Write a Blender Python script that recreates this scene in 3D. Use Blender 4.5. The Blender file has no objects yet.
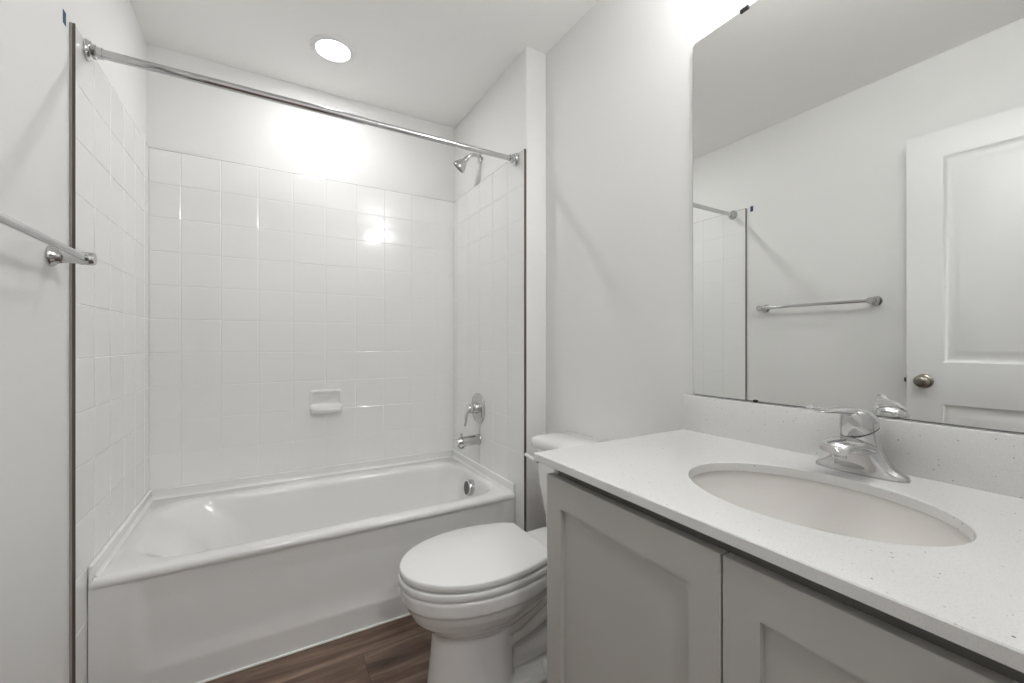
import bpy, bmesh, math, random
from mathutils import Vector, Matrix
random.seed(7)
PI = math.pi
sc = bpy.context.scene
col = sc.collection

# ------------------------------------------------------------------ camera, world, exposure
cam_d = bpy.data.cameras.new('camera')
cam = bpy.data.objects.new('camera', cam_d); col.objects.link(cam)
cam.location = (0.4697, -2.4812, 1.1181)
cam.rotation_euler = (PI/2, 0, -math.radians(30.2259))
cam_d.sensor_width = 36.0
cam_d.lens = 421.5274/1024*36.0
cam_d.shift_y = (343.36-341.5)/1024
cam_d.clip_start = 0.02
sc.camera = cam
w = bpy.data.worlds.new('world'); sc.world = w; w.use_nodes = True
bg = w.node_tree.nodes['Background']
bg.inputs[0].default_value = (0.80, 0.86, 0.95, 1); bg.inputs[1].default_value = 1.0
sc.view_settings.view_transform = 'Standard'
sc.view_settings.look = 'None'
sc.view_settings.exposure = 1.4
sc.view_settings.gamma = 1.0
sc.view_settings.use_curve_mapping = False
sc.cycles.max_bounces = 14
sc.cycles.diffuse_bounces = 10
sc.cycles.glossy_bounces = 6
sc.cycles.sample_clamp_indirect = 6.0
sc.cycles.caustics_reflective = False
sc.cycles.caustics_refractive = False
TUB_LAMP = 6.0       # emission strengths of the two fittings and the added hall fill
VANITY_LAMP = 18.0
HALL_FILL = 25.0

# ------------------------------------------------------------------ dimensions (metres)
H = 2.477             # ceiling
W = 1.496             # alcove width, drywall to drywall
XR = 1.606            # room wall with the mirror
YJ = -0.850           # face of the wing wall
YE = -2.66            # entry wall, room side
TT = 0.010            # tile build-up
ZT = 2.003            # top of tile
YT_L, YT_R = -0.860, -0.8485
CT = 0.853            # counter top

# ------------------------------------------------------------------ helpers
def lin(c):
    c /= 255.0
    return c/12.92 if c <= 0.04045 else ((c+0.055)/1.055)**2.4
def rgb(r, g, b): return (lin(r), lin(g), lin(b), 1)

def mat(name, color, rough=0.5, metal=0.0, coat=0.0, spec=0.5):
    m = bpy.data.materials.new(name); m.use_nodes = True
    b = m.node_tree.nodes['Principled BSDF']
    b.inputs['Base Color'].default_value = color
    b.inputs['Roughness'].default_value = rough
    b.inputs['Metallic'].default_value = metal
    b.inputs['Specular IOR Level'].default_value = spec
    b.inputs['Coat Weight'].default_value = coat
    b.inputs['Coat Roughness'].default_value = 0.05
    return m
def nodes(m): return m.node_tree.nodes, m.node_tree.links, m.node_tree.nodes['Principled BSDF']
def noise_bump(m, scale, strength, dist=0.001, detail=3):
    n, l, b = nodes(m)
    tc = n.new('ShaderNodeTexCoord'); t = n.new('ShaderNodeTexNoise'); bp = n.new('ShaderNodeBump')
    t.inputs['Scale'].default_value = scale; t.inputs['Detail'].default_value = detail
    bp.inputs['Strength'].default_value = strength; bp.inputs['Distance'].default_value = dist
    l.new(tc.outputs['Object'], t.inputs['Vector']); l.new(t.outputs['Fac'], bp.inputs['Height'])
    l.new(bp.outputs['Normal'], b.inputs['Normal'])
    return m

class MB:
    def __init__(s): s.bm = bmesh.new()
    def box(s, x0, x1, y0, y1, z0, z1, bevel=0.0, seg=2, mtx=None):
        t = bmesh.new()
        bmesh.ops.create_cube(t, size=1.0)
        for v in t.verts:
            v.co = Vector((x0+(v.co.x+.5)*(x1-x0), y0+(v.co.y+.5)*(y1-y0), z0+(v.co.z+.5)*(z1-z0)))
        if bevel: bmesh.ops.bevel(t, geom=list(t.edges), offset=bevel, segments=seg, profile=.5, affect='EDGES')
        s.merge(t, mtx); return s
    def merge(s, t, mtx=None):
        if mtx is not None: bmesh.ops.transform(t, matrix=mtx, verts=list(t.verts))
        me = bpy.data.meshes.new('tmp'); t.to_mesh(me); t.free(); s.bm.from_mesh(me); bpy.data.meshes.remove(me)
    def loft(s, rings, cap0=True, cap1=True, closed=True):
        bm = s.bm
        vs = [[bm.verts.new(p) for p in r] for r in rings]
        n = len(rings[0])
        for a, b in zip(vs, vs[1:]):
            for i in range(n if closed else n-1):
                j = (i+1) % n
                bm.faces.new((a[i], a[j], b[j], b[i]))
        if cap0: bm.faces.new(vs[0][::-1])
        if cap1: bm.faces.new(vs[-1])
        return s
    def tube(s, pts, radii, seg=20, up=None, cap=True):
        """circular (r) or elliptical ((rw, rh)) section swept along pts"""
        pts = [Vector(p) for p in pts]; rings = []
        if not hasattr(radii, '__len__'): radii = [radii]*len(pts)
        prev = None
        for i, p in enumerate(pts):
            d = (pts[min(i+1, len(pts)-1)]-pts[max(i-1, 0)]).normalized()
            u0 = Vector(up) if up else (prev if prev else (Vector((0, 0, 1)) if abs(d.z) < .9 else Vector((1, 0, 0))))
            side = d.cross(u0).normalized(); u = side.cross(d).normalized(); prev = u
            r = radii[i]; rw, rh = r if hasattr(r, '__len__') else (r, r)
            rings.append([p+side*math.cos(a)*rw+u*math.sin(a)*rh for a in [2*PI*k/seg for k in range(seg)]])
        return s.loft(rings, cap, cap)
    def lathe(s, prof, origin, axis, seg=40, cap=True):
        """prof: (radius, distance along axis)"""
        o = Vector(origin); ax = Vector(axis).normalized()
        a = Vector((0, 0, 1)) if abs(ax.z) < .9 else Vector((1, 0, 0))
        e = ax.cross(a).normalized(); g = ax.cross(e)
        rings = [[o+ax*h+(e*math.cos(2*PI*k/seg)+g*math.sin(2*PI*k/seg))*max(r, 1e-5) for k in range(seg)] for r, h in prof]
        return s.loft(rings, cap, cap)
    def build(s, name, m, parent=None, smooth=35, **props):
        bmesh.ops.recalc_face_normals(s.bm, faces=list(s.bm.faces))
        me = bpy.data.meshes.new(name); s.bm.to_mesh(me); s.bm.free()
        o = bpy.data.objects.new(name, me); col.objects.link(o)
        if m: me.materials.append(m)
        if smooth:
            for p in me.polygons: p.use_smooth = True
            if smooth < 180: me.set_sharp_from_angle(angle=math.radians(smooth))
        if parent:
            o.parent = parent; o.location = -Vector(parent.location)
        for k, v in props.items(): o[k] = v
        return o

def root(name, loc, label, cat, group=None):
    o = bpy.data.objects.new(name, None); col.objects.link(o); o.location = loc; o.empty_display_size = .1
    o['label'] = label; o['category'] = cat
    if group: o['group'] = group
    return o
def structure(o): o['kind'] = 'structure'; return o
def catmull(pts, n=8):
    P = [Vector(p) for p in pts]; out = []
    for i in range(len(P)-1):
        p0 = P[max(i-1, 0)]; p1 = P[i]; p2 = P[i+1]; p3 = P[min(i+2, len(P)-1)]
        for k in range(n):
            t = k/n
            out.append(.5*((2*p1)+(p2-p0)*t+(2*p0-5*p1+4*p2-p3)*t*t+(3*p1-p0-3*p2+p3)*t**3))
    out.append(P[-1]); return out

# ------------------------------------------------------------------ materials
M_wall = noise_bump(mat('wall_paint', rgb(229, 228.5, 227), .62, spec=.35), 260, .05, .0006)
M_ceil = noise_bump(mat('ceiling_paint', rgb(243, 242, 240), .8, spec=.2), 220, .08, .0006)
M_trim = mat('white_trim_paint', rgb(226, 226, 225), .32)
M_tile = mat('glazed_white_tile', rgb(232, 232, 231), .10, coat=.3)
M_grout = mat('white_grout', rgb(234, 232, 228), .8)
M_edge = mat('dark_bronze_edge', rgb(92, 79, 70), .45, metal=.2)
M_edge_side = mat('grey_edge_side', rgb(150, 149, 146), .5)
M_acryl = mat('white_enamel', rgb(226, 225.5, 224), .13, coat=.4)
M_caulk = mat('white_caulk', rgb(244, 244, 242), .5)
M_china = mat('white_china', rgb(226, 225.5, 224), .08, coat=.5)
M_plastic = mat('white_plastic', rgb(227, 226.5, 225), .22)
M_chrome = mat('polished_chrome', (.60, .60, .60, 1), .06, metal=1)
M_nickel = mat('satin_nickel', rgb(150, 144, 136), .28, metal=1)
M_dark_chrome = mat('dark_chrome', rgb(120, 120, 120), .3, metal=1)
M_black = mat('black_plastic', rgb(24, 24, 24), .5)
M_rubber = mat('dark_face', rgb(70, 70, 70), .6)
M_sink = mat('sink_china', rgb(226, 223, 220), .10, coat=.4)
M_mirror = mat('mirror_silver', (.86, .87, .855, 1), .0, metal=1)
M_mirror_edge = mat('mirror_cut_edge', rgb(84, 86, 84), .3)
M_frame = mat('shaded_grey_frame', rgb(108, 106, 103), .6, spec=.2)  # cabinet grey darkened: shade under the counter overhang put into the colour
M_tape = mat('blue_masking_tape', rgb(44, 68, 104), .7)
M_cab = noise_bump(mat('grey_cabinet_paint', rgb(182, 180, 176), .42, spec=.4), 180, .03, .0004)

def make_quartz():
    m = mat('speckled_white_quartz', rgb(232, 231, 229), .16, coat=.2)
    n, l, b = nodes(m)
    tc = n.new('ShaderNodeTexCoord')
    v = n.new('ShaderNodeTexVoronoi'); v.inputs['Scale'].default_value = 150
    v.inputs['Randomness'].default_value = 1
    l.new(tc.outputs['Object'], v.inputs['Vector'])
    sep = n.new('ShaderNodeSeparateColor'); l.new(v.outputs['Color'], sep.inputs[0])
    gt = n.new('ShaderNodeMath'); gt.operation = 'GREATER_THAN'; gt.inputs[1].default_value = .86
    l.new(sep.outputs[0], gt.inputs[0])
    # chip radius differs from chip to chip
    rad = n.new('ShaderNodeMapRange'); rad.inputs[3].default_value = .08; rad.inputs[4].default_value = .26
    l.new(sep.outputs[1], rad.inputs[0])
    lt = n.new('ShaderNodeMath'); lt.operation = 'LESS_THAN'
    l.new(v.outputs['Distance'], lt.inputs[0]); l.new(rad.outputs[0], lt.inputs[1])
    mask = n.new('ShaderNodeMath'); mask.operation = 'MULTIPLY'
    l.new(gt.outputs[0], mask.inputs[0]); l.new(lt.outputs[0], mask.inputs[1])
    ramp = n.new('ShaderNodeValToRGB')
    ramp.color_ramp.elements[0].color = rgb(126, 123, 119); ramp.color_ramp.elements[1].color = rgb(206, 203, 198)
    l.new(sep.outputs[2], ramp.inputs[0])
    fine = n.new('ShaderNodeTexNoise'); fine.inputs['Scale'].default_value = 420; fine.inputs['Detail'].default_value = 2
    l.new(tc.outputs['Object'], fine.inputs['Vector'])
    fr = n.new('ShaderNodeValToRGB')
    fr.color_ramp.elements[0].position = .34; fr.color_ramp.elements[0].color = rgb(213, 212.5, 211)
    fr.color_ramp.elements[1].position = .5; fr.color_ramp.elements[1].color = rgb(221, 220.5, 219)
    l.new(fine.outputs['Fac'], fr.inputs[0])
    mx = n.new('ShaderNodeMix'); mx.data_type = 'RGBA'
    l.new(mask.outputs[0], mx.inputs[0]); l.new(fr.outputs[0], mx.inputs[6]); l.new(ramp.outputs[0], mx.inputs[7])
    l.new(mx.outputs[2], b.inputs['Base Color'])
    return m
M_quartz = make_quartz()

def make_planks():
    m = mat('brown_wood_planks', rgb(100, 80, 66), .42, spec=.4)
    n, l, b = nodes(m)
    tc = n.new('ShaderNodeTexCoord')
    br = n.new('ShaderNodeTexBrick')
    br.inputs['Scale'].default_value = 1; br.inputs['Brick Width'].default_value = 1.22; br.inputs['Row Height'].default_value = .18
    br.inputs['Mortar Size'].default_value = .0009; br.inputs['Mortar Smooth'].default_value = .1
    br.inputs['Color1'].default_value = (0, 0, 0, 1); br.inputs['Color2'].default_value = (1, 1, 1, 1); br.inputs['Mortar'].default_value = (.5, .5, .5, 1)
    br.offset = .37
    l.new(tc.outputs['Object'], br.inputs['Vector'])
    off = n.new('ShaderNodeVectorMath'); off.operation = 'MULTIPLY_ADD'
    off.inputs[1].default_value = (3.1, 7.7, 0); l.new(br.outputs['Color'], off.inputs[0]); l.new(tc.outputs['Object'], off.inputs[2])
    mp = n.new('ShaderNodeMapping'); mp.inputs['Scale'].default_value = (1.3, 11, 1); l.new(off.outputs[0], mp.inputs[0])
    g = n.new('ShaderNodeTexNoise'); g.inputs['Scale'].default_value = 1.6; g.inputs['Detail'].default_value = 8; g.inputs['Roughness'].default_value = .62; g.inputs['Distortion'].default_value = .6
    l.new(mp.outputs[0], g.inputs['Vector'])
    r = n.new('ShaderNodeValToRGB'); e = r.color_ramp.elements
    e[0].position = .28; e[0].color = rgb(56, 41, 33)
    e[1].position = .74; e[1].color = rgb(148, 126, 110)
    k = e.new(.48); k.color = rgb(100, 79, 66)
    l.new(g.outputs['Fac'], r.inputs[0])
    tone = n.new('ShaderNodeMix'); tone.data_type = 'RGBA'; tone.blend_type = 'MULTIPLY'; tone.inputs[0].default_value = .35
    l.new(r.outputs[0], tone.inputs[6])
    tr = n.new('ShaderNodeMapRange'); tr.inputs[3].default_value = .65; tr.inputs[4].default_value = 1.1
    l.new(br.outputs['Color'], tr.inputs[0]); l.new(tr.outputs[0], tone.inputs[7])
    seam = n.new('ShaderNodeMix'); seam.data_type = 'RGBA'
    l.new(br.outputs['Fac'], seam.inputs[0]); l.new(tone.outputs[2], seam.inputs[6]); seam.inputs[7].default_value = rgb(52, 40, 33)
    l.new(seam.outputs[2], b.inputs['Base Color'])
    bp = n.new('ShaderNodeBump'); bp.inputs['Strength'].default_value = .15; bp.inputs['Distance'].default_value = .001
    l.new(g.outputs['Fac'], bp.inputs['Height']); l.new(bp.outputs['Normal'], b.inputs['Normal'])
    return m
M_floor = make_planks()

def emitter(name, color, strength):
    m = bpy.data.materials.new(name); m.use_nodes = True
    n = m.node_tree.nodes; n.remove(n['Principled BSDF'])
    e = n.new('ShaderNodeEmission'); e.inputs[0].default_value = color; e.inputs[1].default_value = strength
    m.node_tree.links.new(e.outputs[0], n['Material Output'].inputs[0]); return m

# ------------------------------------------------------------------ room shell
T = .11
DX0, DX1, DZ = 0.05, 0.89, 2.09          # doorway in the entry wall
structure(MB().box(-.9, XR+.6, YE-1.6, .12, -.06, 0).build('floor', M_floor))
structure(MB().box(-T, XR+T, YE, .12, H, H+.08).build('ceiling', M_ceil))
wl = structure(MB().box(-T, 0, YE, T, 0, H).build('wall_left', M_wall))
wb = structure(MB().box(0, W, 0, T, 0, H).build('wall_back', M_wall))
ww = structure(MB().box(W, XR, YJ, T, 0, H, .003, 2).build('wall_wing', M_wall))
wr = structure(MB().box(XR, XR+T, YE, T, 0, H).build('wall_right', M_wall))
e = MB().box(0, DX0, YE-T, YE, 0, H).box(DX1, XR, YE-T, YE, 0, H).box(DX0, DX1, YE-T, YE, DZ, H)
structure(e.build('wall_entry', M_wall))
c = MB()
for y0, y1 in ((YE, YE+.014), (YE-T-.014, YE-T)):
    c.box(max(DX0-.055, .0005), DX0, y0, y1, 0, DZ+.055, .003).box(DX1, DX1+.055, y0, y1, 0, DZ+.055, .003).box(DX0, DX1, y0, y1, DZ, DZ+.055, .003)
structure(c.build('trim_1', M_trim))
# hall beyond the doorway, with its own ceiling and an added fill light
HY = YE-T
hall = MB().box(-.9, -.8, HY-1.5, HY, 0, H).box(XR+.5, XR+.6, HY-1.5, HY, 0, H).box(-.9, XR+.6, HY-1.6, HY-1.5, 0, H)
hall.box(-.8, -T, HY, HY+.05, 0, H).box(XR+T, XR+.5, HY, HY+.05, 0, H)
structure(hall.build('wall_hall', M_wall))
structure(MB().box(-.9, XR+.6, HY-1.6, HY+T, H, H+.08).build('ceiling_hall', M_ceil))
# baseboards
def baseboard(name, boxes):
    b = MB()
    for q in boxes: b.box(*q, 0, .09, .003)
    structure(b.build(name, M_trim))
baseboard('baseboard_left', [(0, .013, YE+.016, YT_L-.004)])
baseboard('baseboard_right', [(XR-.013, XR, -1.64, YJ-.014), (W, XR, YJ-.013, YJ)])

# ------------------------------------------------------------------ tile surround (each wall carries its own tile sheet)
TP, ROWS = .1548, 13
def tile_sheet(parent, mapf, u0, u1, bounds, zlo=0.0):
    """mapf(u, z, d) -> world point, d = distance off the wall"""
    g = MB(); bm = g.bm
    def quadbox(a0, a1, z0, z1, d0, d1):
        q = [mapf(a, z, d) for d in (d0, d1) for a, z in ((a0, z0), (a1, z0), (a1, z1), (a0, z1))]
        v = [bm.verts.new(p) for p in q]
        for f in ((0, 1, 2, 3), (4, 5, 6, 7), (0, 1, 5, 4), (1, 2, 6, 5), (2, 3, 7, 6), (3, 0, 4, 7)): bm.faces.new([v[i] for i in f])
    quadbox(u0, u1, zlo, ZT-.0015, 0, TT-.0012)
    gr = g.build('grout', M_grout, parent, smooth=0)
    t = MB(); bm = t.bm
    for r in range(ROWS):
        z1 = ZT-r*TP; z0 = max(z1-TP, zlo)
        if z1-z0 < .01: continue
        for a, b in zip(bounds, bounds[1:]):
            gp = .0009; bv = .0022
            A0, A1, Z0, Z1 = a+gp, b-gp, z0+gp, z1-(gp if r else 0)
            tx, tz = random.uniform(-1, 1)*.003, random.uniform(-1, 1)*.003
            am, zm = (A0+A1)/2, (Z0+Z1)/2
            def D(u, z, base): return base+(u-am)*tx+(z-zm)*tz
            rim0 = [bm.verts.new(mapf(u, z, TT-.0022)) for u, z in ((A0, Z0), (A1, Z0), (A1, Z1), (A0, Z1))]
            rim1 = [bm.verts.new(mapf(u, z, TT-.0003)) for u, z in ((A0, Z0), (A1, Z0), (A1, Z1), (A0, Z1))]
            N = 4; grid = []
            for i in range(N+1):
                row = []
                for j in range(N+1):
                    u = A0+bv+(A1-A0-2*bv)*i/N; z = Z0+bv+(Z1-Z0-2*bv)*j/N
                    row.append(bm.verts.new(mapf(u, z, D(u, z, TT+.0004))))
                grid.append(row)
            for i in range(N):
                for j in range(N): bm.faces.new((grid[i][j], grid[i+1][j], grid[i+1][j+1], grid[i][j+1]))
            edge = [grid[i][0] for i in range(N+1)]; e2 = [grid[N][j] for j in range(N+1)]
            e3 = [grid[N-i][N] for i in range(N+1)]; e4 = [grid[0][N-j] for j in range(N+1)]
            for k, ed in enumerate((edge, e2, e3, e4)):
                bm.faces.new([rim1[k], rim1[(k+1) % 4]]+ed[::-1])
                bm.faces.new([rim0[k], rim0[(k+1) % 4], rim1[(k+1) % 4], rim1[k]])
    t.build('glazed_tiles', M_tile, parent, smooth=12)
def edges_from(first, lo, hi):
    e = [lo]; x = first
    while x < hi-.01: e.append(x); x += .1553
    e.append(hi); return e
tile_sheet(wb, lambda u, z, d: Vector((u, -d, z)), 0, W, edges_from(.125, TT, W-TT), .40)
nl = edges_from(YT_L+.1553, YT_L, -TT); nr = edges_from(YT_R+.1553, YT_R, -TT)
tile_sheet(wl, lambda u, z, d: Vector((d, u, z)), YT_L, 0, nl)
tile_sheet(ww, lambda u, z, d: Vector((W-d, u, z)), YT_R, 0, nr)
# metal edge strips that finish the tile
MB().box(.0055, TT+.002, YT_L-.002, YT_L, 0, ZT+.002).build('tile_edge_strip', M_edge, wl, smooth=0, label='dark metal edge strip')
MB().box(0, .0055, YT_L-.0025, YT_L, 0, ZT+.002).build('edge_caulk', M_edge_side, wl, smooth=0)
MB().box(W-TT-.0015, W, YT_R-.002, YT_R, 0, ZT+.002).build('tile_edge_strip', M_edge, ww, smooth=0, label='dark metal edge strip')
# thin grey line of sealant along the tile's top edge
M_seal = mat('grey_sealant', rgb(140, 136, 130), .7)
MB().box(TT, W-TT, -TT+.001, 0, ZT, ZT+.0022).build('top_sealant', M_seal, wb, smooth=0)
MB().box(0, TT-.001, YT_L, 0, ZT, ZT+.0022).build('top_sealant', M_seal, wl, smooth=0)
MB().box(W-TT+.001, W, YT_R, 0, ZT, ZT+.0022).build('top_sealant', M_seal, ww, smooth=0)

# ------------------------------------------------------------------ ceiling light over the tub
LX, LY = .737, -.38
t = root('ceiling_light', (LX, LY, H), 'round recessed ceiling light glowing above the bathtub', 'ceiling light')
MB().lathe([(.072, -.0045), (.075, -.008), (.092, -.006), (.099, -.002), (.100, 0)], (LX, LY, H), (0, 0, 1), 64, False).build('trim_ring', M_trim, t)
ld = bpy.data.lights.new('bulb', 'AREA'); ld.shape = 'DISK'; ld.size = .04; ld.energy = 1.5; ld.color = (.985, .993, 1)
lo = bpy.data.objects.new('bulb', ld); col.objects.link(lo); lo.parent = t; lo.location = (0, 0, -.0075)
MB().lathe([(.0725, -.0048), (.0725, -.0008)], (LX, LY, H), (0, 0, 1), 64).build('lens', emitter('lamp_lens_glow', (.985, .993, 1, 1), TUB_LAMP), t, label='glowing round lens')

# vanity light bar above the mirror
VY = -2.11
t = root('vanity_light', (XR, VY, 2.28), 'chrome vanity light bar with three frosted globes above the mirror', 'wall light')
MB().box(XR-.022, XR, VY-.30, VY+.30, 2.23, 2.33, .006).build('back_plate', M_chrome, t)
M_globe = emitter('frosted_globe_glow', (.985, .993, 1, 1), VANITY_LAMP)
for k in (-1, 0, 1):
    y = VY+k*.21
    MB().tube([(XR-.022, y, 2.28), (XR-.085, y, 2.28)], .014, 16).build('arm', M_chrome, t)
    MB().lathe([(.001, -.062), (.03, -.056), (.052, -.034), (.06, 0), (.052, .034), (.03, .056), (.001, .062)], (XR-.12, y, 2.28), (0, 0, 1), 32).build('globe', M_globe, t, smooth=180)
# unseen fill light added on the hall ceiling to brighten the room
t = root('hall_fill_light', (.6, HY-.75, H), 'flush round fill light added on the hall ceiling beyond the doorway', 'ceiling light')
MB().lathe([(.19, -.03), (.19, 0)], (.6, HY-.75, H), (0, 0, 1), 48).build('rim', M_trim, t)
MB().lathe([(.001, -.06), (.08, -.056), (.14, -.046), (.175, -.031), (.175, -.0305)], (.6, HY-.75, H), (0, 0, 1), 48).build('diffuser', emitter('hall_fill_glow', (.98, .99, 1, 1), HALL_FILL), t)

# ------------------------------------------------------------------ bathtub
BX0, BX1, BYF, BZ = TT+.002, W-TT-.002, -.772, .412
BYB = -TT-.002
tub = root('bathtub', ((BX0+BX1)/2, -.386, 0), 'white alcove bathtub set between the tiled walls', 'bathtub')
def rrect(x0, x1, y0, y1, r, z, n=12):
    """counter-clockwise; r = radii at (x1,y0) (x1,y1) (x0,y1) (x0,y0)"""
    if not hasattr(r, '__len__'): r = [r]*4
    out = []
    cs = [(x1-r[0], y0+r[0], -PI/2, r[0]), (x1-r[1], y1-r[1], 0, r[1]), (x0+r[2], y1-r[2], PI/2, r[2]), (x0+r[3], y0+r[3], PI, r[3])]
    for k, (cx, cy, a, rr) in enumerate(cs):
        for i in range(n): out.append((cx+rr*math.cos(a+PI/2*i/(n-1)), cy+rr*math.sin(a+PI/2*i/(n-1)), z))
        nx = cs[(k+1) % 4]; p = out[-1]
        q = (nx[0]+nx[3]*math.cos(nx[2]), nx[1]+nx[3]*math.sin(nx[2]), z)
        for i in range(1, 10): out.append(tuple(p[m]+(q[m]-p[m])*i/10 for m in range(3)))
    return out
rings = []
# outer deck edge with a rolled front lip, then the deck, then down into the basin
for dz, dy in ((-.030, .0045), (-.023, .001), (-.015, .0), (-.008, .0025), (-.0025, .0075), (0, .015)):
    rings.append(rrect(BX0+.0005, BX1-.0005, BYF+dy, BYB, .004, BZ+dz))
IX0, IX1, IY0, IY1 = .085, 1.432, BYF+.064, -.128
R = [.13, .16, .15, .17]
rings.append(rrect(IX0-.022, IX1+.020, IY0-.026, IY1+.026, [x+.012 for x in R], BZ+.0005))
rings.append(rrect(IX0-.012, IX1+.011, IY0-.014, IY1+.014, [x+.006 for x in R], BZ))
for ins, dz, lx in ((-.008, -.0008, .0), (-.004, -.0025, .002), (-.0005, -.005, .006), (.0025, -.0085, .012), (.0055, -.0135, .019), (.008, -.020, .029), (.0105, -.030, .045), (.018, -.07, .095), (.030, -.14, .165), (.045, -.22, .21), (.062, -.275, .235), (.085, -.303, .262), (.12, -.316, .30), (.17, -.32, .36)):
    rings.append(rrect(IX0+lx, IX1-ins, IY0+ins*.9, IY1-ins*.9, [max(x-ins*.2, .05) for x in R], BZ+dz))
b = MB().loft(rings, cap0=False, cap1=True)
b.build('basin', M_acryl, tub, smooth=180)
# raised tile flange along three walls
fl = MB()
def flange(p0, p1):
    fl.box(min(p0[0], p1[0]), max(p0[0], p1[0]), min(p0[1], p1[1]), max(p0[1], p1[1]), BZ-.03, .452, .003, 2)
flange((BX0, BYB-.010), (BX1, BYB)); flange((BX0, BYF+.004), (BX0+.010, BYB)); flange((BX1-.010, BYF+.004), (BX1, BYB))
# coves where deck meets the flange
def cove(a, d):
    """quarter-round fillet along the wall: a = start, d = (along, inward)"""
    al, inw = Vector(d[0]), Vector(d[1]); r = .016; rr = []
    for p in (Vector(a), Vector(a)+al):
        rr.append([p+inw*(r-r*math.sin(t))+Vector((0, 0, r-r*math.cos(t))) for t in [PI/2*i/6 for i in range(7)]]+[p-Vector((0, 0, .004))-inw*.002])
    fl.loft(rr, True, True)
cove((BX0+.01, BYB-.010, BZ-.001), ((BX1-BX0-.02, 0, 0), (0, -1, 0)))
cove((BX0+.010, BYF+.02, BZ-.001), ((0, BYB-BYF-.03, 0), (1, 0, 0)))
cove((BX1-.010, BYF+.02, BZ-.001), ((0, BYB-BYF-.03, 0), (-1, 0, 0)))
fl.build('tile_flange', M_acryl, tub, smooth=50)
ck = MB().box(BX0, BX1, BYB-.0105, BYB, .4522, .4556, .0012).box(BX0, BX0+.0105, BYF+.006, BYB-.0108, .4522, .4556, .0012).box(BX1-.0105, BX1, BYF+.006, BYB-.0108, .4522, .4556, .0012)
ck.build('tile_caulk', M_caulk, tub, label='bright white caulk line along the tile')
# apron: skirt along the floor, recessed panel above, tucked under the rolled lip
def sstep(a, b, x):
    t = min(max((x-a)/(b-a), 0), 1); return t*t*(3-2*t)
ap = MB(); NX, NZ = 150, 60; grid = []
for j in range(NZ+1):
    z = (BZ-.026)*j/NZ; row = []
    for i in range(NX+1):
        x = BX0+(BX1-BX0)*i/NX
        left = BX0+.075+.035*(1-z/BZ); right = BX1-.05
        inside = (1-(1-min(max((z-.088)/.13, 0), 1))**3)*(1-.6*sstep(BZ-.12, BZ-.03, z))*sstep(left, left+.05, x)*(1-sstep(right-.04, right, x))
        y = BYF+.006+.013*inside
        row.append(ap.bm.verts.new((x, y, z)))
    grid.append(row)
for j in range(NZ):
    for i in range(NX): ap.bm.faces.new((grid[j][i], grid[j][i+1], grid[j+1][i+1], grid[j+1][i]))
# underside return so that the lip meets the panel
lipf = [ap.bm.verts.new((v.co.x, BYF+.0045, BZ-.0295)) for v in grid[-1]]
for i in range(NX): ap.bm.faces.new((grid[-1][i], grid[-1][i+1], lipf[i+1], lipf[i]))
# closed back
back = [[ap.bm.verts.new((x, BYF+.045, z)) for x in (BX0, BX1)] for z in (0, BZ-.026)]
ap.bm.faces.new((back[0][0], back[0][1], back[1][1], back[1][0]))
ap.build('apron', M_acryl, tub, smooth=60)
MB().box(BX0, BX1, BYF-.001, BYF+.008, 0, .006, .002).build('floor_caulk', M_caulk, tub, label='bright white caulk line at the floor')
OVX, OVY, OVZ = IX1-.014, -.425, .347
ov = MB().lathe([(.042, 0), (.0425, .004), (.041, .018), (.0405, .028), (.038, .0325), (.034, .034)], (OVX+.004, OVY, OVZ), (-1, 0, .1), 44, False)
ov.build('overflow_cover', M_chrome, tub, label='round chrome overflow cover')
oa = Vector((-1, 0, .1)).normalized()
MB().lathe([(.0345, .0338), (.034, .0325), (.001, .0315)], (OVX+.004, OVY, OVZ), oa, 40).build('overflow_face', M_dark_chrome, tub, label='dark perforated face of the overflow cover')
ho = MB()
for rr, nn_ in ((.012, 6), (.025, 12)):
    for k in range(nn_):
        a = 2*PI*k/nn_; c = Vector((OVX+.004, OVY, OVZ))+oa*.0314+Vector((.1*rr*math.sin(a), rr*math.cos(a), rr*math.sin(a)))
        ho.lathe([(.0032, 0), (.003, .0016), (.0005, .0018)], c, oa, 8)
ho.build('overflow_grille', M_chrome, tub)
MB().lathe([(.035, 0), (.035, .003), (.028, .004), (.001, .002)], (1.18, -.43, BZ-.3195), (0, 0, 1), 32).build('drain', M_chrome, tub)

# ------------------------------------------------------------------ tub spout, shower valve, shower head
SX = W-TT-.0006
t = root('tub_spout', (SX, -.375, .588), 'chrome tub spout low on the tiled wall over the bathtub', 'spout')
sp = MB().lathe([(.030, 0), (.030, .006), (.027, .010)], (SX, -.375, .588), (-1, 0, 0), 32)
pts = [(SX-.006, -.375, .588), (SX-.03, -.375, .588), (SX-.07, -.375, .587), (SX-.10, -.375, .584), (SX-.122, -.375, .579), (SX-.128, -.375, .577)]
sp.tube(pts, [(.028, .028), (.027, .027), (.0255, .027), (.0255, .029), (.025, .030), (.023, .028)], 28, up=(0, 0, 1))
sp.build('spout_body', M_chrome, t, smooth=50)
MB().lathe([(.016, 0), (.016, .007), (.012, .009)], (SX-.105, -.375, .557), (0, 0, -1), 24).build('outlet', M_chrome, t)
MB().lathe([(.005, 0), (.005, .012), (.009, .013), (.009, .018), (.004, .020)], (SX-.105, -.375, .611), (0, 0, 1), 20).build('diverter_knob', M_chrome, t)

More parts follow.
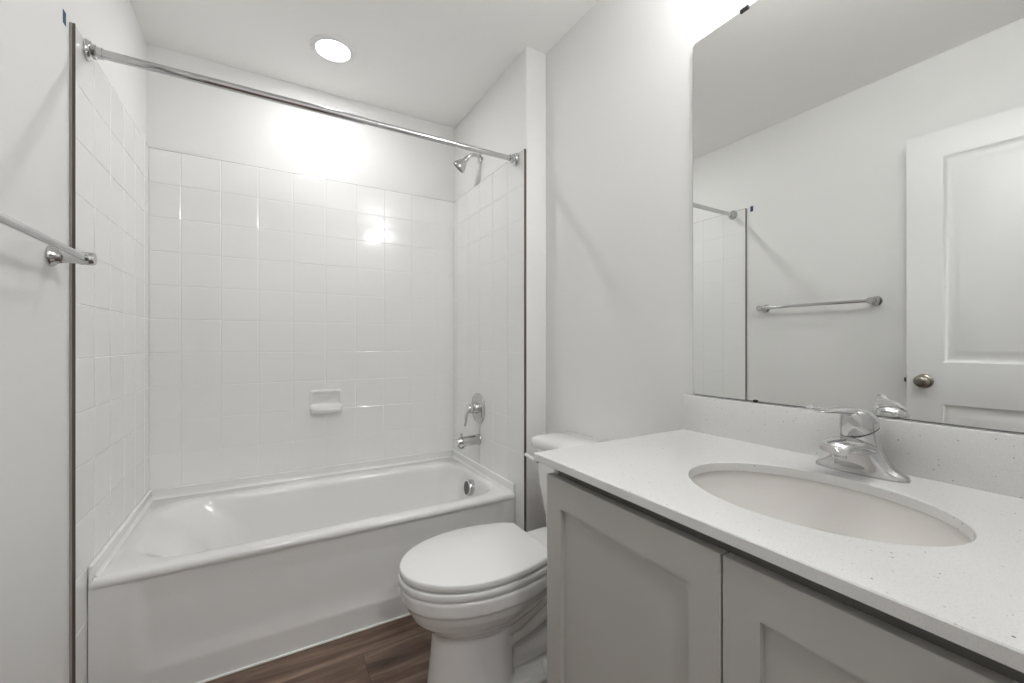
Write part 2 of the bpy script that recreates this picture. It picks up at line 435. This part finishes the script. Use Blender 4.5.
VZ = .760
t = root('shower_valve', (SX, -.370, VZ), 'round chrome shower valve with lever handle above the tub spout', 'shower valve')
MB().lathe([(.084, 0), (.084, .003), (.080, .007), (.060, .011), (.036, .013), (.032, .014)], (SX, -.370, VZ), (-1, 0, 0), 56).build('escutcheon', M_chrome, t)
MB().lathe([(.030, .012), (.029, .030), (.026, .034), (.026, .040), (.027, .043)], (SX, -.370, VZ), (-1, 0, 0), 36).build('sleeve', M_chrome, t)
h = MB().lathe([(.024, .042), (.025, .055), (.023, .066), (.015, .072), (.001, .074)], (SX, -.370, VZ), (-1, 0, 0), 36)
h.tube(catmull([(SX-.056, -.370, VZ), (SX-.070, -.370, VZ-.020), (SX-.076, -.370, VZ-.045), (SX-.078, -.370, VZ-.072), (SX-.084, -.370, VZ-.092)], 5),
       [(.018-.009*i/20, .010-.005*i/20) for i in range(21)], 20, up=(1, 0, 0))
h.build('lever_handle', M_chrome, t, smooth=60)

SY, SZ = -.380, 2.150
t = root('shower_sprayer', (W, SY, SZ), 'chrome shower head on a bent arm high on the wall', 'shower head')
MB().lathe([(.030, 0), (.029, .004), (.020, .009), (.012, .011)], (W, SY, SZ), (-1, 0, 0), 36).build('flange', M_chrome, t)
arm = catmull([(W-.002, SY, SZ), (W-.03, SY, SZ+.002), (W-.050, SY, SZ+.000), (W-.070, SY+.004, SZ-.011), (W-.080, SY+.008, SZ-.022)], 6)
MB().tube(arm, .0105, 20).build('shower_arm', M_chrome, t, smooth=60)
d = Vector((-.56, .42, -.70)).normalized(); o = Vector((W-.078, SY+.007, SZ-.019))
MB().lathe([(.0135, 0), (.0145, .008), (.0135, .016), (.016, .020), (.016, .026), (.022, .034), (.032, .052), (.037, .066), (.0375, .073), (.035, .076)], o, d, 40).build('head', M_chrome, t, smooth=50)
MB().lathe([(.0335, .0755), (.033, .0775), (.001, .0785)], o, d, 40).build('spray_face', M_rubber, t, label='dark grey spray face')

# ------------------------------------------------------------------ shower rod
RY, RZ = -.775, 1.983
t = root('shower_rod', (W/2, RY, RZ), 'long straight chrome shower curtain rod spanning the bathtub alcove', 'shower rod')
MB().tube([(.012, RY, RZ), (.80, RY, RZ)], .0135, 28).tube([(.78, RY, RZ), (W-.012, RY, RZ)], .0118, 28).build('rod', M_chrome, t)
for x, s in ((TT+.0008, 1), (W-TT-.0008, -1)):
    MB().lathe([(.030, 0), (.030, .004), (.027, .007), (.026, .012), (.021, .014), (.020, .022), (.0165, .024), (.0165, .036)], (x, RY, RZ), (s, 0, 0), 36).build('end_flange', M_chrome, t)

# ------------------------------------------------------------------ soap dish
SDX, SDZ = .748, .806
sd_y = -TT-.0006
t = root('soap_dish', (SDX, sd_y, SDZ), 'white ceramic soap dish fixed on the tiled wall', 'soap dish')
sd = MB()
def shell_ring(y, hx, z0, z1, r):
    return [(SDX+p[0], y, SDZ+p[1]) for p in [(q[0], q[1]) for q in rrect(-hx, hx, z0, z1, r, 0, 6)]]
sd.loft([shell_ring(sd_y, .080, -.064, .064, .018), shell_ring(sd_y-.006, .079, -.063, .063, .018), shell_ring(sd_y-.010, .074, -.058, .058, .015),
         shell_ring(sd_y-.0095, .068, -.050, .050, .012), shell_ring(sd_y-.004, .064, -.046, .044, .012)], False, True)
sd.build('back_plate', M_china, t, smooth=60)
# tray: scooped ledge along the lower half
tr = MB(); rings = []
for a in [i/16 for i in range(17)]:
    x = SDX-.077+.154*a; e = math.sin(PI*a)**.35
    dp = .016+.036*e
    prof = [(0, -.058), (-.010, -.064), (-dp*.6, -.062), (-dp*.92, -.052), (-dp, -.042), (-dp*.98, -.037), (-dp*.9, -.034), (-dp*.78, -.038), (-dp*.55, -.047), (-dp*.3, -.046), (-.012, -.030), (-.004, -.010), (0, -.010)]
    rings.append([(x, sd_y-.004+p[0], SDZ+p[1]) for p in prof])
tr.loft(rings, True, True)
tr.build('tray', M_china, t, smooth=70)

# ------------------------------------------------------------------ towel bar on the left wall
TZ = 1.337; TY0, TY1 = -.985, -1.545
t = root('towel_bar', (0, (TY0+TY1)/2, TZ), 'chrome towel bar mounted on the painted left wall', 'towel bar')
MB().tube([(.068, TY0+.012, TZ), (.068, TY1-.012, TZ)], .0085, 24).build('bar', M_chrome, t)
for y in (TY0, TY1):
    MB().lathe([(.026, 0), (.026, .004), (.024, .008), (.019, .012), (.016, .020), (.0145, .034), (.0145, .052), (.0165, .056), (.0165, .080), (.0145, .084), (.001, .085)], (0, y, TZ), (1, 0, 0), 32).build('post', M_chrome, t, smooth=40)

# blue tape scrap
o = MB().box(0, .0006, -.905, -.886, 1.976, 2.012).build('masking_tape', M_tape, smooth=0)
o['label'] = 'small scrap of blue masking tape on the wall above the tile edge'; o['category'] = 'tape'

# ------------------------------------------------------------------ mirror
MY0, MZ0, MZ1 = -1.643, .963, 2.033
MYE = MY0-.95
t = root('wall_mirror', (XR, (MY0+MYE)/2, MZ0), 'large frameless rectangular mirror on the wall above the vanity backsplash', 'mirror')
def mouter(x, ins):
    return [(x, p[0], p[1]) for p in rrect(MYE+ins, MY0-ins, MZ0+ins, MZ1-ins, .010, 0, 6)]
MB().loft([mouter(XR-.0005, 0), mouter(XR-.0050, 0), mouter(XR-.0055, .0006)], True, False).build('cut_edge', M_mirror_edge, t, smooth=0, label='dark polished cut edge')
MB().loft([mouter(XR-.0052, .0007), mouter(XR-.0056, .0007)], True, True).build('glass', M_mirror, t, smooth=0)
for y, z, s in ((-1.805, MZ1, 1), (-1.835, MZ0, -1), (-2.40, MZ1, 1)):
    MB().box(XR-.0095, XR-.0057, y-(.012 if s > 0 else .005), y+(.012 if s > 0 else .005), z-.006 if s > 0 else z-.002, z+.004, .001).build('clip', M_black, t, label='small black clip')

# ------------------------------------------------------------------ vanity
VYL, VYR = -1.657, -2.549
FX = 1.066
t = root('vanity_cabinet', (FX+.27, (VYL+VYR)/2, 0), 'grey shaker vanity cabinet under the white speckled countertop', 'cabinet')
cb = MB().box(FX, XR-.001, VYL-.018, VYL, 0.0, CT-.019, .001).box(FX, XR-.001, VYR, VYR+.018, 0.0, CT-.019, .001)
cb.box(FX+.02, XR-.001, VYR+.018, VYL-.018, .10, .118).box(XR-.012, XR-.001, VYR+.018, VYL-.018, .118, CT-.02)
cb.box(FX+.06, FX+.075, VYR+.018, VYL-.018, 0, .10)
cb.build('carcass', M_cab, t, smooth=20)
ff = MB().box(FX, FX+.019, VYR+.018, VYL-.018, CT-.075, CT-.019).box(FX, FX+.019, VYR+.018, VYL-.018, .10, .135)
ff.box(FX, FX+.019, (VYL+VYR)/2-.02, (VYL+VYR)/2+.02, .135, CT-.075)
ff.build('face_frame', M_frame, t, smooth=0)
def shaker(y1, y0, lab=None):
    z0, z1 = .115, .808; x0, x1 = FX-.0205, FX-.0015; st, rl = .054, .066
    d = MB(); bv = .0012
    def fr(x, i): return [(x, y0+i, z0+i), (x, y1-i, z0+i), (x, y1-i, z1-i), (x, y0+i, z1-i)]
    def inr(x, i): return [(x, y0+st-i, z0+rl-i), (x, y1-st+i, z0+rl-i), (x, y1-st+i, z1-rl+i), (x, y0+st-i, z1-rl+i)]
    d.loft([fr(x1, 0), fr(x0+bv, 0), fr(x0, bv), inr(x0, -.0003), inr(x0+.0004, 0), inr(x1, 0), fr(x1, 0)], False, False)
    bmesh.ops.remove_doubles(d.bm, verts=list(d.bm.verts), dist=1e-6)
    o = d.build('door', M_cab, t, smooth=20)
    p = MB().box(x0+.0105, x1-.002, y0+st-.005, y1-st+.005, z0+rl-.005, z1-rl+.005).build('panel', M_cab, o, smooth=0)
    p.location = (0, 0, 0)
    return o
shaker(VYL, -2.1003); shaker(-2.1037, VYR)

CX0, CX1, CYL, CYR = 1.031, XR-.001, -1.622, -2.585
SCX, SCY, SA, SB = 1.292, -2.098, .158, .205      # sink cut-out
def ctop():
    b = MB(); bm = b.bm; N = 96
    def ell(k, a, bb, z):
        t = 2*PI*k/N; return (SCX+a*math.cos(t), SCY+bb*math.sin(t), z)
    def rect(k, ins, z):
        t = 2*PI*k/N; c, s = math.cos(t), math.sin(t)
        x0, x1, y0, y1 = CX0+ins, CX1-ins, CYR+ins, CYL-ins
        kk = min(((x1-SCX)/c if c > 1e-9 else (x0-SCX)/c if c < -1e-9 else 9e9), ((y1-SCY)/s if s > 1e-9 else (y0-SCY)/s if s < -1e-9 else 9e9))
        return [SCX+kk*c, SCY+kk*s, z]
    ang = [math.atan2(y-SCY, x-SCX) % (2*PI) for x in (CX0, CX1) for y in (CYR, CYL)]
    snap = {min(range(N), key=lambda k: abs(2*PI*k/N-a)): (x, y) for a, (x, y) in zip(ang, [(x, y) for x in (CX0, CX1) for y in (CYR, CYL)])}
    def rring(ins, z):
        out = []
        for k in range(N):
            p = rect(k, ins, z)
            if k in snap:
                x, y = snap[k]; p = [x+(ins if x == CX0 else -ins), y+(ins if y == CYR else -ins), z]
            out.append(p)
        return out
    z1, z0 = CT, CT-.0185
    R = [[ell(k, SA+.0, SB+.0, z0) for k in range(N)], [ell(k, SA, SB, z1-.0015) for k in range(N)], [ell(k, SA+.0015, SB+.0015, z1) for k in range(N)],
         rring(.0018, z1), rring(.0, z1-.0018), rring(0, z0+.0012), rring(.0012, z0), [ell(k, SA, SB, z0) for k in range(N)]]
    b.loft(R, False, False)
    bmesh.ops.remove_doubles(bm, verts=list(bm.verts), dist=1e-6)
    return b
o = ctop().build('countertop', M_quartz, smooth=25)
o['label'] = 'white speckled quartz countertop with an oval cut-out on the grey cabinet'; o['category'] = 'countertop'
o = MB().box(XR-.021, XR-.001, CYR, CYL+.002, CT, .960, .0012).build('backsplash', M_quartz, smooth=25)
o['label'] = 'low speckled quartz backsplash standing on the countertop below the mirror'; o['category'] = 'backsplash'

t = root('sink', (SCX, SCY, CT-.16), 'oval white undermount sink below the countertop cut-out', 'sink')
rg = []
for f, z in ((1.13, -.0195), (1.045, -.0192), (1.02, -.022), (1.01, -.034), (.97, -.065), (.88, -.10), (.72, -.132), (.50, -.150), (.25, -.158), (.12, -.160)):
    rg.append([(SCX+SA*f*math.cos(2*PI*k/72), SCY+SB*f*math.sin(2*PI*k/72), CT+z) for k in range(72)])
bs = MB().loft(rg, False, True).build('bowl', M_sink, t, smooth=60)
md = bs.modifiers.new('thick', 'SOLIDIFY'); md.thickness = .006; md.offset = -1
MB().lathe([(.030, 0), (.029, .002), (.022, .0025), (.020, .004), (.001, .005)], (SCX, SCY, CT-.160), (0, 0, 1), 32).build('drain', M_chrome, t)

# ------------------------------------------------------------------ faucet
FXC, FYC = 1.524, -2.092
t = root('faucet', (FXC, FYC, CT), 'chrome single lever bathroom faucet behind the sink on the countertop', 'faucet')
LA = math.radians(153)                       # the lever is swung a little towards the toilet
lx_, ly_ = math.cos(LA), math.sin(LA)
def ering(z, a, b, dx=0, n=48, ex=2.4, tilt=0.0):
    out = []
    for k in range(n):
        th = 2*PI*k/n; c, s = math.cos(th), math.sin(th)
        x, y = a*math.copysign(abs(c)**(2/ex), c)+dx*lx_, b*math.copysign(abs(s)**(2/ex), s)+dx*ly_
        out.append((FXC+x, FYC+y, CT+z+tilt*(x*lx_+y*ly_)))
    return out
fb = MB().loft([ering(0, .027, .079), ering(.004, .027, .079), ering(.009, .026, .0765), ering(.013, .026, .069), ering(.018, .0265, .060), ering(.026, .0275, .052),
                ering(.036, .0285, .0455), ering(.048, .0295, .0395), ering(.060, .0305, .0355, tilt=-.08), ering(.074, .0315, .0330, tilt=-.28, ex=2.1), ering(.0875, .0312, .0318, ex=2, tilt=-.46)])
spn = catmull([(FXC+.005, FYC, CT+.046), (FXC-.03, FYC, CT+.058), (FXC-.06, FYC, CT+.065), (FXC-.085, FYC, CT+.066), (FXC-.104, FYC, CT+.0635), (FXC-.112, FYC, CT+.059)], 5)
nn = len(spn)
fb.tube(spn, [(.038-.014*i/(nn-1), .0165-.004*i/(nn-1)) for i in range(nn)], 28, up=(0, 0, 1))
fb.build('faucet_body', M_chrome, t, smooth=70)
MB().lathe([(.0135, 0), (.0135, .010), (.0125, .0125), (.001, .0115)], (FXC-.093, FYC, CT+.0555), (-.08, 0, -1), 28).build('aerator', M_chrome, t)
MB().loft([ering(.0872, .0314, .0320, ex=2, tilt=-.46), ering(.0905, .0314, .0320, ex=2, tilt=-.46)]).build('seal_ring', M_rubber, t, label='thin dark ring below the handle')
hd = MB().loft([ering(.0902, .0318, .0322, ex=2, tilt=-.46), ering(.098, .0320, .0322, .001, ex=2, tilt=-.36), ering(.108, .0316, .0314, .002, ex=2, tilt=-.20), ering(.117, .0300, .0292, .004, ex=2, tilt=-.05), ering(.1245, .0258, .0250, .007, ex=2, tilt=.05),
                ering(.1292, .0185, .0180, .010, ex=2, tilt=.08), ering(.1312, .009, .009, .012, ex=2, tilt=.08), ering(.1316, .002, .002, .012, ex=2, tilt=.08)])
lv = catmull([(FXC+lx_*d, FYC+ly_*d, CT+z) for d, z in ((-.012, .115), (.008, .1225), (.030, .1275), (.055, .1285), (.080, .1285), (.094, .1310), (.108, .1365))], 5)
nn = len(lv)
hd.tube(lv, [(.026-.016*(i/(nn-1))**.75, .0115-.0065*(i/(nn-1))**.6) for i in range(nn)], 24, up=(0, 0, 1))
hd.build('lever_handle', M_chrome, t, smooth=70)
MB().lathe([(.0028, -.004), (.0028, .0006), (.0005, .0008)], (FXC-.0318*math.cos(.45), FYC+.0318*math.sin(.45), CT+.096), (-math.cos(.45), math.sin(.45), 0), 12).build('set_screw', M_black, t, label='tiny dark set screw')

# ------------------------------------------------------------------ toilet
TC = -1.245
t = root('toilet', (XR-.45, TC, 0), 'white two-piece toilet with closed lid between the bathtub and the vanity', 'toilet')
def egg(z, sc_, af, ab, hw, ex=2.15, n=64, flat=None):
    out = []
    for k in range(n):
        th = 2*PI*k/n; c, s = math.cos(th), math.sin(th)
        a = af if c > 0 else ab
        e = ex if c > 0 else (flat or ex)
        out.append((XR-(sc_+a*math.copysign(abs(c)**(2/e), c)), TC+hw*math.copysign(abs(s)**(2/e), s), z))
    return out
bw = MB()
bw.loft([egg(0, .575, .142, .15, .112, flat=2.6), egg(.06, .572, .137, .14, .107, flat=2.6), egg(.15, .568, .131, .135, .102, flat=2.6), egg(.225, .562, .131, .135, .100, flat=2.6), egg(.262, .555, .148, .14, .104, flat=2.4)])
bw.loft([egg(.235, .54, .150, .16, .104), egg(.252, .54, .168, .19, .116), egg(.272, .535, .196, .215, .135), egg(.298, .53, .229, .235, .156), egg(.324, .525, .247, .245, .169), egg(.347, .525, .257, .25, .175),
         egg(.354, .525, .264, .25, .180), egg(.388, .525, .267, .25, .182), egg(.396, .525, .263, .25, .179)])
# rear deck that carries the tank, trapway and foot
bw.loft([egg(.31, .20, .17, .14, .075, 2.6), egg(.345, .20, .2, .16, .115, 3), egg(.365, .19, .22, .165, .13, 3.2), egg(.392, .19, .22, .165, .135, 3.2), egg(.398, .19, .215, .16, .131, 3.2)])
bw.loft([egg(0, .37, .25, .25, .122, 3.4), egg(.040, .37, .25, .25, .120, 3.4), egg(.052, .37, .235, .235, .105, 3.2), egg(.054, .37, .20, .2, .08, 2.6)])
tp = catmull([(XR-.52, TC, .215), (XR-.44, TC, .225), (XR-.36, TC, .262), (XR-.28, TC, .30), (XR-.20, TC, .315)], 6)
bw.tube(tp, [(.092, .052)]*len(tp), 28, up=(0, 0, 1))
tp2 = catmull([(XR-.54, TC, .150), (XR-.46, TC, .165), (XR-.38, TC, .185), (XR-.29, TC, .215), (XR-.20, TC, .20), (XR-.16, TC, .12), (XR-.16, TC, .04)], 6)
bw.tube(tp2, [(.078, .040)]*len(tp2), 28, up=(0, -.0001, 1))
tp3 = catmull([(XR-.52, TC, .085), (XR-.40, TC, .09), (XR-.30, TC, .10), (XR-.22, TC, .08)], 6)
bw.tube(tp3, [(.066, .055)]*len(tp3), 28, up=(0, 0, 1))
o = bw.build('bowl', M_china, t, smooth=180)
m = o.modifiers.new('blend', 'REMESH'); m.mode = 'VOXEL'; m.voxel_size = .0036; m.use_smooth_shade = True
m = o.modifiers.new('soft', 'SMOOTH'); m.factor = .5; m.iterations = 3
for sgn in (1, -1):
    MB().lathe([(.0155, 0), (.0155, .010), (.012, .018), (.005, .022), (.001, .0225)], (XR-.335, TC+sgn*.088, .052), (0, 0, 1), 24).build('bolt_cap', M_plastic, t)
def seat_outline(z, g, front=.254, hw=.180, back=.335, taper=.046, rc=.014, n=40):
    """lid outline shrunk by g: half ellipse in front, sides drawing in to a straight back edge"""
    sc_ = .54; pts = []
    for k in range(n+1):                                   # front half, from +y side round to -y side
        th = PI/2-PI*k/n
        pts.append((sc_+(front-g)*max(math.cos(th), 0)**.96, (hw-g)*math.sin(th)))
    side = []
    b0 = back+g
    for k in range(1, 16):
        f = k/16; s_ = sc_+(b0+rc-sc_)*f
        side.append((s_, (hw-g)-taper*((sc_-s_)/(sc_-back))**2))
    yc = (hw-g)-taper
    arc = [(b0+rc-rc*math.sin(PI/2*i/6), yc-rc+rc*math.cos(PI/2*i/6)) for i in range(7)]
    half = side+arc
    pts += [(a, -b) for a, b in half]+half[::-1]
    return [(XR-a, TC+b, z) for a, b in pts]
def slab(z0, z1, rnd, **k):
    return [seat_outline(z0, .0015, **k), seat_outline(z0+.0015, 0, **k), seat_outline(z1-rnd, 0, **k), seat_outline(z1-rnd*.35, rnd*.3, **k), seat_outline(z1, rnd, **k)]
MB().loft(slab(.3985, .4205, .004, front=.257, hw=.1805, back=.325)).build('seat', M_plastic, t, smooth=60)
MB().loft(slab(.4260, .4475, .005)).build('lid', M_plastic, t, smooth=60)
for sgn in (1, -1):
    MB().box(XR-.350, XR-.312, TC+sgn*.075-.02, TC+sgn*.075+.02, .397, .4245, .006, 3).build('hinge', M_plastic, t)
tk = MB()
def tring(z, s0, s1, hw, r): return [(XR-p[0], TC+p[1], z) for p in rrect(s0, s1, -hw, hw, r, 0, 8)]
tk.loft([tring(.398, .03, .160, .150, .05), tring(.41, .022, .170, .168, .05), tring(.44, .018, .178, .180, .045), tring(.56, .014, .190, .200, .04), tring(.70, .012, .198, .212, .035)])
tk.build('tank', M_china, t, smooth=60)
MB().loft([tring(.701, .011, .204, .216, .035), tring(.706, .008, .212, .224, .04), tring(.730, .008, .212, .224, .04), tring(.739, .011, .208, .220, .04), tring(.744, .02, .196, .208, .04)]).build('tank_lid', M_china, t, smooth=60)
MB().lathe([(.014, 0), (.014, .008), (.011, .012)], (XR-.1965, TC+.165, .655), (-1, 0, 0), 24).build('lever_boss', M_chrome, t)
MB().tube(catmull([(XR-.212, TC+.158, .654), (XR-.216, TC+.178, .657), (XR-.219, TC+.205, .662), (XR-.220, TC+.225, .664)], 5), [(.007, .006)]*16, 16, up=(1, 0, 0)).build('flush_lever', M_plastic, t)

# ------------------------------------------------------------------ entry door, standing open along the left wall
hx, hy = .055, -2.50                       # hinge corner, face towards the room
ex, ey = .102, -1.694                       # free edge
dv = Vector((ex-hx, ey-hy, 0)); DWID = dv.length; dv.normalize()
nv = Vector((dv.y, -dv.x, 0))               # faces the room
DM = Matrix(((dv.x, nv.x, 0, hx), (dv.y, nv.y, 0, hy), (0, 0, 1, 0), (0, 0, 0, 1)))   # local: u along door, v out of face, z up
DTH, DZ0, DZ1 = .035, .012, 2.082
def panel_door():
    b = MB(); bm = b.bm
    pan = [(.12, DWID-.12, .22, .845), (.12, DWID-.12, 1.03, DZ1-.12)]
    # face grid with moulded panels on both sides
    us = sorted({0, DWID} | {x for p in pan for x in p[:2]}); zs = sorted({DZ0, DZ1} | {x for p in pan for x in p[2:]})
    for side in (0, 1):
        v0 = 0 if side == 0 else -DTH; sg = -1 if side == 0 else 1
        for i in range(len(us)-1):
            for j in range(len(zs)-1):
                u0, u1, z0, z1 = us[i], us[i+1], zs[j], zs[j+1]
                if any(abs(u0-p[0]) < 1e-6 and abs(z0-p[2]) < 1e-6 and abs(z1-p[3]) < 1e-6 for p in pan):
                    prof = [(0, 0), (.004, -.002), (.012, -.0085), (.020, -.0105), (.030, -.0105), (.040, -.0075), (.052, -.003), (.058, -.0022)]
                    rr = [[DM @ Vector((a, v0+(d if side == 0 else -d), z)) for a, z in ((u0+o_, z0+o_), (u1-o_, z0+o_), (u1-o_, z1-o_), (u0+o_, z1-o_))] for o_, d in prof]
                    b.loft(rr, False, True)
                else:
                    bm.faces.new([bm.verts.new(DM @ Vector(q)) for q in ((u0, v0, z0), (u1, v0, z0), (u1, v0, z1), (u0, v0, z1))])
    for q in (((0, 0), (0, -DTH)), ((DWID, 0), (DWID, -DTH))):
        bm.faces.new([bm.verts.new(DM @ Vector((p[0], p[1], z))) for p, z in ((q[0], DZ0), (q[1], DZ0), (q[1], DZ1), (q[0], DZ1))])
    for z in (DZ0, DZ1):
        bm.faces.new([bm.verts.new(DM @ Vector((u, v, z))) for u, v in ((0, 0), (DWID, 0), (DWID, -DTH), (0, -DTH))])
    bmesh.ops.remove_doubles(bm, verts=list(bm.verts), dist=1e-5)
    return b
dr = structure(panel_door().build('door_1', M_trim, smooth=30))
ko = DM @ Vector((DWID-.062, 0, .945))
for s, oo in ((1, ko), (-1, DM @ Vector((DWID-.062, -DTH, .945)))):
    k = MB().lathe([(.032, 0), (.032, .004), (.028, .008), (.014, .011), (.012, .026)], oo, nv*s, 36).build('door_knob', M_nickel, dr, smooth=40, label='satin nickel door knob')
    MB().lathe([(.012, .024), (.021, .030), (.0275, .040), (.028, .048), (.024, .058), (.014, .063), (.001, .064)], oo, nv*s, 36).build('knob_ball', M_nickel, k, smooth=60).location = (0, 0, 0)
lt = DM @ Vector((DWID, -DTH/2, .945))
la = MB(); la.box(-.0125, .0125, -.028, .028, 0, .002, .0005)
lb = MB(); lb.box(DWID, DWID+.002, -DTH/2-.0125, -DTH/2+.0125, .945-.028, .945+.028, mtx=DM).box(DWID+.002, DWID+.012, -DTH/2-.006, -DTH/2+.006, .945-.010, .945+.010, .002, mtx=DM)
lb.build('latch', M_edge, dr, smooth=0, label='dark latch plate')
